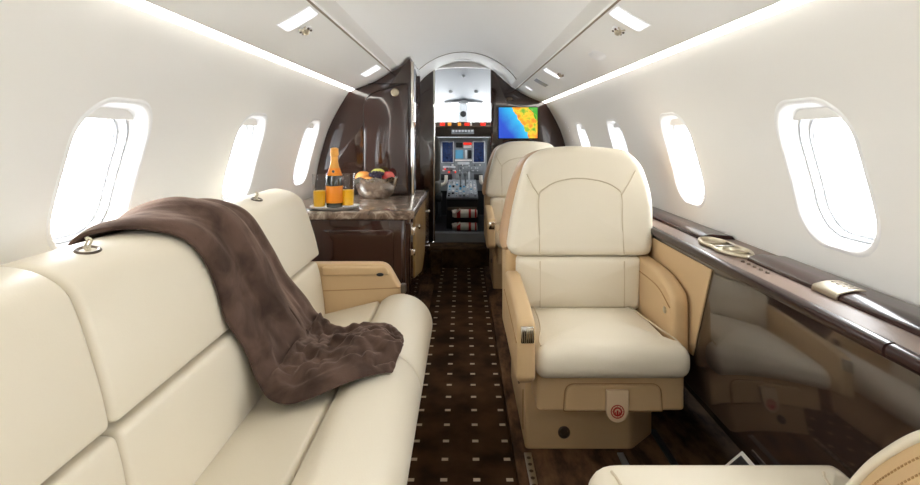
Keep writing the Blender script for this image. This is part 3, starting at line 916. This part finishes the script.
tag(bl, 'brown plush throw blanket draped over the back and seat of the sofa', 'blanket')

# ------------------------------------------------------------------ galley
YG, YT = 2.56, 3.27
ga = thing('galley_cabinet', 'low dark glossy wood galley cabinet beyond the sofa, under the stone counter', 'cabinet', (-.6,3.2,0))
bm = B(); pr = roundpoly([(-.925,YG+.012,.01),(-.29,YG+.012,.035),(-.265,YG+.05,.03),(-.265,4.02,.03),(-.925,4.02,.01)], .02, 5)
prism(bm, pr, 'z', .002, .678, .003); obj('body', bm, 'walnut', ga)
bm = B(); pillow(bm, roundpoly([(-.70,.30),(-.345,.30),(-.345,.63),(-.70,.63)], .02, 4), 'y', YG+.004, YG+.02, .004, L=.2, rings=2); obj('door', bm, 'walnut', ga)
bm = B(); pillow(bm, roundpoly([(2.76,.34,.02),(3.30,.24,.20),(3.52,.36,.10),(3.52,.668,.02),(2.76,.668,.02)], .02, 6), 'x', -.258, -.275, .005, L=.2, rings=2)
d = obj('door', bm, 'burl', ga, label='golden burl door panel on the aisle side')
bm = B(); lathe(bm, [(.006,0),(.006,.010),(.013,.014),(.012,.022),(0,.024)], (-.258,2.84,.60), 16, 'x'); obj('knob', bm, 'chrome', d)
for z in (.55, .30):
    bm = B(); lathe(bm, [(.006,0),(.006,.010),(.013,.014),(.012,.022),(0,.024)], (-.265,3.75,z), 16, 'x'); obj('knob', bm, 'chrome', ga)
bm = B(); lathe(bm, [(.016,.02),(.016,.66)], (-.279,YG+.028,0), 20); obj('corner_post', bm, 'walnut', ga)
bm = B(); box(bm, -.262, -.240, 2.585, 2.60, .60, .64, .003); box(bm, -.262, -.240, 2.585, 2.60, .50, .53, .003); obj('hinge', bm, 'chrome', ga)
bm = B(); pr = roundpoly([(-.932,YG,.01),(-.27,YG,.04),(-.245,YG+.04,.04),(-.245,3.50,.10),(-.29,3.60,.05),(-.932,3.60,.01)], .02, 6)
pillow(bm, pr, 'z', .681, .7235, .010, L=.08, rings=2)
tag(obj('countertop', bm, 'granite'), 'brown speckled stone countertop on the galley cabinet', 'countertop')
# tall cabinet
tc_ = thing('tall_cabinet', 'tall dark glossy wood cabinet rising to the ceiling behind the fruit bowl', 'cabinet', (-.6,3.6,.725))
side = [(-wx(z)+.004, z) for z in [.7245+(1.37-.7245)*j/18 for j in range(19)]]
top = [(-.69,H+.285)]+[(-psu(j/8)[0], psu(j/8)[1]-.004) for j in range(9)]+[(-.43,H+.405),(-.385,H+.432),(-.335,H+.488)]
pr = [(-.335,.7245)]+side+top
bm = B(); prism(bm, pr, 'y', YT, 4.02, .003); obj('body', bm, 'walnut', tc_)
dpr = roundpoly([(-.625,.728,.004),(-.625,1.345,.09),(-.35,1.425,.03),(-.345,.728,.004)], .02, 8)
def dw(v):
    v.y -= .015*max(0, 1-((v.x+.485)/.145)**2); return v
bm = B(); pillow(bm, dpr, 'y', YT-.014, YT+.004, .006, L=.012, rings=10, warp=dw); dd = obj('door', bm, 'walnut', tc_, label='bowed dark wood door with a rounded corner')
bm = B(); q = [(x, YT-.004, z) for x, z in inset(dpr, -.003)]; tube(bm, q, .003, 6, closed=True); obj('door_gap', bm, 'black', tc_)
bm = B(); lathe(bm, [(.026,.0),(.026,-.006),(.021,-.010),(.017,-.006),(.006,-.006),(.005,-.010),(0,-.010)], (-.428,YT-.023,H+.266), 26, 'y'); obj('latch_ring', bm, 'nickel', tc_)
bm = B(); lathe(bm, [(.012,.727),(.012,H+.46)], (-.322,YT+.004,0), 18); obj('chrome_post', bm, 'chrome', tc_)
bm = B(); tube(bm, [(-.355-.03*j, YT-.002, H+.322+.0-.00*j) for j in range(10)], .0025, 6); obj('top_gap', bm, 'black', tc_)

# tray, bottle, glasses
ZC = .7238
bm = B(); lathe(bm, [(0,.004),(.085,.004),(.112,.008),(.124,.016),(.127,.016),(.116,.006),(.09,0),(0,0)], (-.658,2.665,ZC), 40, sx=1, sy=.86)
tag(obj('tray', bm, 'dish'), 'round silver tray under the champagne bottle and glasses', 'tray')
zt_ = ZC+.0042
bo = thing('champagne_bottle', 'champagne bottle with orange label and gold foil neck on the silver tray', 'bottle', (-.662,2.668,zt_))
c = (-.662,2.668,zt_)
obj('body', lathe(B(), [(0,.004),(.030,0),(.040,.004),(.0415,.02),(.0415,.135),(.039,.16),(.030,.19),(.021,.215),(.017,.235),(.016,.285),(0,.286)], c, 32), 'bottle', bo)
obj('label', lathe(B(), [(.0419,.026),(.0423,.027),(.0423,.112),(.0419,.113)], c, 32), 'label', bo, label='orange front label')
obj('foil', lathe(B(), [(.0295,.192),(.0225,.214),(.0182,.237),(.0178,.262),(.0215,.266),(.0215,.278),(.0200,.288),(.0195,.302),(.012,.307),(0,.308)], c, 28), 'foil', bo, label='gold foil around the neck')
obj('neck_label', lathe(B(), [(.0385,.166),(.031,.190),(.0265,.203),(.026,.203),(.0300,.188),(.0380,.165)], c, 32), 'label', bo, label='orange neck label')
bm = B(); lathe(bm, [(.007,0),(.007,-.001),(0,-.001)], (c[0]+.002,c[1]-.0335,c[2]+.187), 14, 'y'); obj('seal', bm, 'bottle', bo)
for x, y, lab in ((-.733,2.645,'tall glass of orange juice left of the champagne bottle'), (-.598,2.690,'tall glass of orange juice right of the champagne bottle')):
    g = thing('juice_glass', lab, 'glass', (x,y,zt_), 'glasses of orange juice on the tray')
    c = (x, y, zt_)
    obj('glass', lathe(B(), [(0,0),(.028,0),(.030,.004),(.036,.172),(.0352,.173),(.0345,.172),(.0285,.010),(0,.009)], c, 28), 'tumbler', g)
    obj('juice', lathe(B(), [(0,.0095),(.0282,.0105),(.0312,.088),(0,.089)], c, 28), 'juice', g)
# fruit bowl
BX, BY = -.525, 3.115
bm = B(); n = 40; secs = []
for r, z in ((.001,.006),(.066,.004),(.074,.0),(.082,.006),(.106,.030),(.122,.066),(.130,.105),(.134,.124),(.130,.125),(.117,.068),(.098,.034),(.06,.012),(.001,.012)):
    ring = []
    for j in range(n):
        a = 2*PI*j/n; w = 1+.022*math.sin(a*8)*(z/.12); zz = z+.006*math.sin(a*8+.6)*(z/.12)**2
        ring.append(bm.verts.new((BX+r*w*math.cos(a), BY+r*w*.80*math.sin(a), ZC+zz)))
    secs.append(ring)
for A, Q in zip(secs, secs[1:]):
    for j in range(n): bm.faces.new((A[j], A[(j+1) % n], Q[(j+1) % n], Q[j]))
tag(obj('fruit_bowl', bm, 'silver'), 'hammered silver bowl full of fruit on the stone counter', 'bowl')
def fruit(name, c, r, s, m, label, stem=True, group=None):
    c = (c[0], c[1], c[2]+.014)
    o = thing(name, label, 'fruit', (BX+c[0], BY+c[1], ZC+c[2]), group)
    p = (BX+c[0], BY+c[1], ZC+c[2])
    bm = B(); ball(bm, p, r, s, 20)
    for v in bm.verts:
        d = Vector(v.co)-Vector(p); h = d.z/(r*s[2]); q = math.hypot(d.x, d.y)/r
        if h > 0: v.co.z -= r*.16*max(0, 1-q*3)
    obj('flesh', bm, m, o)
    if stem:
        bm = B(); tube(bm, [(p[0],p[1],p[2]+r*s[2]*.8), (p[0]+.004,p[1],p[2]+r*s[2]*1.1)], .002, 6); obj('stem', bm, 'dkmetal', o)
fruit('orange', (-.070,-.022,.106), .045, (1.1,1,.95), 'orange', 'orange on the left of the silver bowl', False)
fruit('apple', (.078,-.02,.112), .038, (1,1,.95), 'apple', 'red apple on the right of the silver bowl')
fruit('pear', (.008,.030,.125), .040, (1.15,.9,.9), 'pear', 'yellow-green pear at the back of the silver bowl')
fruit('lemon', (.01,-.070,.083), .026, (1.3,.9,.8), 'lemon', 'yellow lemon at the front of the silver bowl', False)
fruit('peach', (-.028,-.066,.096), .026, (1.2,1,.9), 'orange', 'small peach at the front left of the silver bowl', False)
k = 0
for gx, gy, gz in ((-.012,-.052,.122),(.006,-.058,.118),(.022,-.052,.123),(.036,-.058,.116),(.030,-.035,.136),(.012,-.036,.137),(-.006,-.032,.137),(.046,-.040,.132),(.018,-.066,.108),(-.022,-.040,.128)):
    o = tag(obj('grape', ball(B(), (BX+gx,BY+gy-.012,ZC+gz+.016), .0125, n=12), 'grape'), 'dark purple grape in the cluster at the middle of the silver bowl', 'fruit', 'dark grapes in the silver bowl')

# ------------------------------------------------------------------ forward bulkheads and screen
YB = 4.55
def outline(s, x_in, z_in):
    sidep = [(s*(wx(z)-.003), z) for z in [.002+(1.372-.002)*j/24 for j in range(25)]]
    tp = [(s*.69,H+.288)]+[(s*psu(j/6)[0], psu(j/6)[1]-.002) for j in range(7)]+[(s*.428,H+.410),(s*.34,H+.49),(s*(x_in+.04),z_in-.03),(s*x_in,z_in)]
    return [(s*x_in,.002)]+sidep+tp
bm = B(); prism(bm, outline(1, .238, H+.578), 'y', YB, YB+.06, .003)
bh = tag(obj('bulkhead', bm, 'walnut'), 'dark glossy wood bulkhead on the right of the cockpit doorway, carrying the map screen', 'bulkhead')
sidep = [(-(wx(z)-.003), z) for z in [.002+(1.372-.002)*j/24 for j in range(25)]]
bm = B(); prism(bm, [(-.265,.002)]+sidep+[(-.69,H+.30),(-.55,H+.42),(-.42,H+.527),(-.34,H+.562),(-.265,H+.578)], 'y', YB, YB+.06, .003)
tag(obj('bulkhead', bm, 'walnut'), 'narrow dark glossy wood bulkhead left of the cockpit doorway', 'bulkhead')
bm = B(); lathe(bm, [(.009,.17),(.009,H+.575)], (-.258,YB+.0,0), 14); tag(obj('door_post', bm, 'chrome'), 'thin chrome post on the left edge of the cockpit doorway', 'post')
bm = B()
for x0, x1 in ((-.265,.238),):
    n = 16; lo, hi = [], []
    for j in range(n+1):
        x = x0+(x1-x0)*j/n; lo.append((x, H+.578+.016*(1-((x-.0)/.26)**2))); hi.append((x, H+.70))
    for y in (YB, YB+.04):
        pass
    prism(bm, lo+hi[::-1], 'y', YB+.005, YB+.055)
struct('trim_5', bm, 'ceil')
bm = B(); box(bm, -.08, .10, 4.36, 4.42, H+.632, H+.648, .005)
tag(obj('ceiling_lamp', bm, 'white'), 'slim white lamp on the ceiling above the cockpit doorway', 'light')
# map screen
X0, X1, Z0, Z1 = .307, .645, H-.028, H+.240
scn = thing('screen', 'flat screen showing a colourful coastal map on the right wood bulkhead', 'screen', ((X0+X1)/2, YB, Z0))
bm = B(); box(bm, X0-.008, X1+.008, YB-.018, YB-.001, Z0-.008, Z1+.008, .003); obj('housing', bm, 'black', scn)
o_ = ORG[scn.name]
bm = B(); box(bm, X0, X1, YB-.0195, YB-.0175, Z0, Z1)
obj('display', bm, map_material(X0-o_.x, X1-o_.x, 0, Z1-Z0), scn, label='glowing map of blue sea and orange land')
bm = B(); lathe(bm, [(.022,0),(.022,-.006),(.016,-.012),(.006,-.014),(0,-.014)], (.402,YB,H+.315), 18, 'y', 1.3, .8)
tag(obj('speaker_knob', bm, 'dkmetal'), 'small dark metal fitting on the wood above the map screen', 'fitting')

# ------------------------------------------------------------------ cockpit
ZF = H-.86
bm = B(); box(bm, -.262, .235, 4.548, 4.64, .002, ZF+.002, .006); tag(obj('door_sill', bm, 'grey'), 'grey metal sill under the cockpit doorway', 'sill')
bm = B(); box(bm, -.8, .8, 4.61, 6.3, ZF-.06, ZF); struct('floor_cockpit', bm, 'black')
for s, nm, wnm in ((-1,'wall_cockpit_left','window_17'),(1,'wall_cockpit_right','window_18')):
    bm = B(); x0, x1 = min(s*.80,s*.84), max(s*.80,s*.84)
    box(bm, x0, x1, 4.61, 6.4, ZF-.05, H-.02); box(bm, x0, x1, 4.61, 6.4, H+.42, H+.70)
    box(bm, x0, x1, 4.61, 4.95, H-.02, H+.42); box(bm, x0, x1, 5.95, 6.4, H-.02, H+.42); struct(nm, bm, 'ltgrey')
    bm = B(); box(bm, s*.82-.003, s*.82+.003, 4.95, 5.95, H-.02, H+.42); struct(wnm, bm, 'pane')
    L = bpy.data.lights.new('side_portal', 'AREA'); L.shape = 'RECTANGLE'; L.size = .46; L.size_y = 1.0; L.cycles.is_portal = True
    lo = bpy.data.objects.new('side_portal', L); COL.objects.link(lo); lo.location = (s*.86,5.45,H+.2); lo.rotation_euler = (0, s*PI/2, 0)
# overhead shell sloping to the windscreen
bm = B(); n = 16
for ya, za, yb, zb_ in ((4.61,H+.615,5.2,H+.54),(5.2,H+.54,6.1,H+.38)):
    for j in range(n):
        xa, xb = -.84+1.68*j/n, -.84+1.68*(j+1)/n
        f = lambda x: -.10*(x/.5)**2 if abs(x) < .84 else 0
        q = [bm.verts.new(v) for v in ((xa,ya,za+f(xa)),(xb,ya,za+f(xb)),(xb,yb,zb_+f(xb)),(xa,yb,zb_+f(xa)))]
        bm.faces.new(q)
struct('ceiling_cockpit', bm, 'overhead')
# sealing skin round the cockpit
bm = B(); box(bm, -.84, .84, 4.61, 6.4, H+.70, H+.73); struct('trim_6', bm, 'ltgrey')
def ovh(y): return H+.54-(y-5.2)*.16/.9 if y > 5.2 else H+.615-(y-4.61)*.075/.59
for x, y, r, lab in ((-.135,5.55,.022,'left'),(.135,5.55,.022,'right'),(0,4.95,.016,'central')):
    bm = B(); lathe(bm, [(r,.004),(r,-.012),(r*.6,-.026),(0,-.028)], (x,y,ovh(y)-.10*(x/.5)**2), 16)
    tag(obj('overhead_knob', bm, 'grey'), '%s grey knob on the pale cockpit ceiling' % lab, 'knob')
bm = B(); box(bm, -.22, .22, 5.96, 6.03, ovh(6.0)-.03, ovh(6.0)-.004, .005); tag(obj('visor_rail', bm, 'grey'), 'thin grey sun visor rail above the cockpit windscreen', 'rail')
bm = B(); box(bm, -.035, .035, 5.90, 5.97, ovh(5.95)-.05, ovh(5.95)-.012, .006); tag(obj('dome_light', bm, 'grey'), 'small grey box at the middle of the cockpit visor rail', 'light')
# windscreen
bm = B(); box(bm, -.06, .05, 6.08, 6.13, H+.0, H+.385, .01); struct('trim_7', bm, 'ltgrey')
for a, b, nmn in ((-.80,-.06,'window_15'),(.05,.80,'window_16')):
    bm = B(); box(bm, a, b, 6.10, 6.108, H+.02, H+.38); struct(nmn, bm, 'pane')
bm = B(); box(bm, -.84, .84, 6.09, 6.13, ZF-.05, H+.03); struct('wall_front', bm, 'ltgrey')
cp = thing('compass', 'small round black compass on the windscreen centre post', 'compass', (0,6.05,H+.24))
obj('case', lathe(B(), [(.034,.02),(.036,0),(.034,-.012),(.028,-.014),(.024,-.010),(0,-.010)], (-.003,6.06,H+.245), 20, 'y'), 'black', cp)
bm = B(); box(bm, -.028, .022, 6.062, 6.085, H+.285, H+.36, .006); obj('mount', bm, 'ltgrey', cp)
L = bpy.data.lights.new('windscreen_portal', 'AREA'); L.shape = 'RECTANGLE'; L.size = 1.6; L.size_y = .37; L.cycles.is_portal = True
lo = bpy.data.objects.new('windscreen_portal', L); COL.objects.link(lo); lo.location = (0,6.16,H+.2); lo.rotation_euler = (-PI/2,0,0)

# instrument panel
YP = 5.6
ip = thing('instrument_panel', 'grey cockpit instrument panel with blue displays and rows of dials', 'instrument panel', (0,YP,ZF))
bm = B(); box(bm, -.75, .75, YP, YP+.05, H-.60, H-.03, .004); obj('board', bm, 'panelgrey', ip)
bm = B(); box(bm, -.75, .75, YP+.01, YP+.04, ZF+.001, H-.602); obj('kick_panel', bm, 'black', ip)
def px(x, y, D): return (x-463.5)*D/520, H+(135-y)*D/520
for x0, x1 in ((442.3,453),(473.6,484)):
    a, zt1 = px(x0,142,YP); b, zb1 = px(x1,162,YP)
    bm = B(); box(bm, a-.010, b+.010, YP-.012, YP-.001, zb1-.010, zt1+.010, .004); f = obj('bezel', bm, 'ltgrey', ip)
    bm = B(); box(bm, a, b, YP-.0145, YP-.0115, zb1, zt1); obj('display', bm, 'display', ip)
for x0, x1, y0, y1, m in ((456,462.5,142.5,147.5,'black'),(463.5,471.5,142.5,144.8,'redlit'),(463.5,471.5,145.4,148,'paper'),(455.5,463,150,158.5,'displaylt'),(465,467,150,158.5,'ltgrey'),(468,471.5,150,158.5,'black'),
    (441,452,174,180,'black'),(474,483,174,180,'black'),(455,472,159.6,161,'paper'),(457.5,469.5,162,164.5,'ltgrey'),(443,456,166,168,'ltgrey'),(463,482,166.5,172,'panelgrey'),(455,458.5,165,182,'grey'),(468,470,165,182,'ltgrey')):
    a, zt1 = px(x0,y0,YP); b, zb1 = px(x1,y1,YP)
    bm = B(); box(bm, a, b, YP-.014, YP-.001, zb1, zt1, .003); obj('gauge' if m in ('black','displaylt') else 'switch_panel', bm, m, ip)
for k in range(26):
    x = random.uniform(442, 484); y = random.choice((165, 168, 170.5, 173))
    a, z = px(x, y, YP); bm = B(); lathe(bm, [(.008,0),(.007,-.02),(0,-.021)], (a,YP-.001,z), 8, 'y'); obj('knob', bm, random.choice(('paper','ltgrey','black','ltgrey')), ip)
for x, y in ((445,169),(449,172),(455.4,172)):
    a, z = px(x, y, YP); bm = B(); lathe(bm, [(.010,0),(.010,-.024),(0,-.025)], (a,YP-.001,z), 8, 'y'); obj('knob', bm, 'redlit', ip, label='red knob')
# glareshield
gs = thing('glareshield', 'dark glareshield with red warning lights below the cockpit windscreen', 'glareshield', (0,5.45,H))
bm = B(); prism(bm, roundpoly([(5.30,H+.085,.02),(5.34,H+.135,.02),(5.75,H+.15,.02),(5.75,H+.0,.01),(5.42,H-.02,.02)], .02, 4), 'x', -.74, .74, .006); obj('hood', bm, 'dkmetal', gs)
for x, m, w in ((442.5,'redlit',5),(449.5,'amberlit',3.4),(459.5,'amberlit',3.2),(467,'redlit',5),(471,'paper',2),(483,'redlit',5)):
    a, z = px(x, 124.2, 5.31); bm = B(); box(bm, a-w*.0051, a+w*.0051, 5.292, 5.318, z-.015, z+.015, .004); obj('warning_light', bm, m, gs)
a, z = px(451.6, 134, 5.36); b, z1 = px(474, 128.5, 5.36)
bm = B(); box(bm, a, b, 5.335, 5.40, z, z1, .006); obj('autopilot_panel', bm, 'panelgrey', gs)
for k in range(7):
    bm = B(); lathe(bm, [(.011,0),(.009,-.016),(0,-.017)], (a+.018+k*.032,5.336,z+.03), 10, 'y'); obj('knob', bm, 'ltgrey', gs)
# pedestal
pd = thing('pedestal', 'black cockpit centre pedestal with grey switch top between the pilot seats', 'pedestal', (0,5.0,ZF))
bm = B(); prism(bm, [(4.78,ZF+.001),(4.76,H-.59),(5.58,H-.50),(5.58,ZF+.001)], 'x', -.155, .132, .006); obj('body', bm, 'black', pd)
bm = B(); prism(bm, [(4.762,H-.589),(4.755,H-.572),(5.56,H-.478),(5.56,H-.499)], 'x', -.158, .135, .004); obj('switch_top', bm, 'panelgrey', pd)
for r_ in range(7):
    for cI in range(8):
        y = 4.80+r_*.095; z = H-.572+(y-4.755)*.117
        x = -.135+cI*.035
        if random.random() < .8:
            bm = B(); box(bm, x-.010, x+.010, y, y+.035, z-.004, z+random.choice((.006,.014,.02)), .002); obj('switch', bm, random.choice(('ltgrey','paper','black','displaylt','ltgrey')), pd)
for x in (-.03, .02):
    bm = B(); tube(bm, [(x,5.25,H-.52),(x,5.22,H-.40)], .008, 8); ball(bm, (x,5.22,H-.39), .022, (1,.8,1), 10); obj('throttle_lever', bm, 'grey', pd)
bm = B(); box(bm, -.145, .122, 4.757, 4.765, ZF+.17, ZF+.20, .002); obj('trim_bar', bm, 'dkmetal', pd)
for zc, lab in ((H-.712,'upper'),(H-.832,'lower')):
    o = thing('life_vest_roll', '%s rolled red and white life vest strapped to the pedestal' % lab, 'life vest', (.01,4.715,zc), 'rolled life vests in the cockpit')
    obj('roll', lathe(B(), [(0,-.115),(.032,-.112),(.038,-.09),(.039,0),(.037,.09),(.031,.112),(0,.115)], (.012,4.715,zc), 20, 'x'), 'vestwhite', o)
    for x, w in ((-.055,.016),(.045,.011),(.098,.008)):
        obj('red_band', lathe(B(), [(.0385,x-w),(.0405,x-w),(.0405,x+w),(.0385,x+w)], (.012,4.715,zc), 20, 'x'), 'vestred', o)
    bm = B(); tube(bm, spline([(-.10,4.70,zc+.03),(-.085,4.665,zc+.005),(-.05,4.668,zc+.03),(-.03,4.68,zc+.045)], 5), .008, 8); obj('strap', bm, 'vestwhite', o)
# pilot seats
for s, lab in ((-1,'left'),(1,'right')):
    o = thing('pilot_seat', 'grey pilot seat on the %s side of the cockpit' % lab, 'seat', (s*.43,5.0,ZF), 'pilot seats')
    bm = B(); pillow(bm, roundpoly([(s*.43-.21,ZF+.42,.04),(s*.43+.21,ZF+.42,.04),(s*.43+.205,H+.0,.09),(s*.43-.205,H+.0,.09)], .05, 6), 'y', 4.90, 5.02, .03, L=.05, rings=4); obj('backrest', bm, 'pilotseat', o)
    bm = B(); pillow(bm, roundpoly([(s*.43-.20,4.95),(s*.43+.20,4.95),(s*.43+.20,5.34),(s*.43-.20,5.34)], .04, 4), 'z', ZF+.30, ZF+.41, .03, L=.06, rings=3); obj('seat', bm, 'pilotseat', o)
    bm = B(); box(bm, s*.43-.17, s*.43+.17, 4.98, 5.36, ZF+.001, ZF+.31, .01); obj('frame', bm, 'black', o)
    bm = B(); pillow(bm, roundpoly([(4.80,ZF+.24),(5.02,ZF+.22),(5.02,ZF+.31),(4.80,ZF+.30)], .03, 4), 'x', s*.205, s*.255, .012, L=.04, rings=2); obj('armrest', bm, 'black', o)
    yo = thing('control_yoke', 'pale control yoke in front of the %s pilot seat' % lab, 'control yoke', (s*.25,5.42,ZF), 'control yokes')
    bm = B(); tube(bm, [(s*.255,5.5,ZF+.002),(s*.255,5.44,ZF+.35)], .018, 10); obj('column', bm, 'grey', yo)
    bm = B(); tube(bm, spline([(s*.18,5.42,ZF+.44),(s*.19,5.42,ZF+.36),(s*.255,5.43,ZF+.34),(s*.32,5.42,ZF+.36),(s*.33,5.42,ZF+.44)], 5), .018, 10); obj('grip', bm, 'vestwhite', yo)

# ------------------------------------------------------------------ camera, world, view
cam = bpy.data.cameras.new('camera'); co = bpy.data.objects.new('camera', cam); COL.objects.link(co)
co.location = (0,0,H); co.rotation_euler = (PI/2,0,0)
cam.sensor_fit = 'HORIZONTAL'; cam.sensor_width = 36; cam.lens = 520/920*36
cam.shift_x = -3.5/920; cam.shift_y = -107.5/920
cam.clip_start = .02; cam.clip_end = 100
sc.camera = co
w = bpy.data.worlds.new('sky'); sc.world = w; w.use_nodes = True
bg = w.node_tree.nodes['Background']; bg.inputs[0].default_value = (.96,.98,1,1); bg.inputs[1].default_value = 14
sc.view_settings.view_transform = 'Standard'; sc.view_settings.look = 'None'
sc.view_settings.gamma = 1; sc.view_settings.use_curve_mapping = False
sc.view_settings.exposure = 0.52
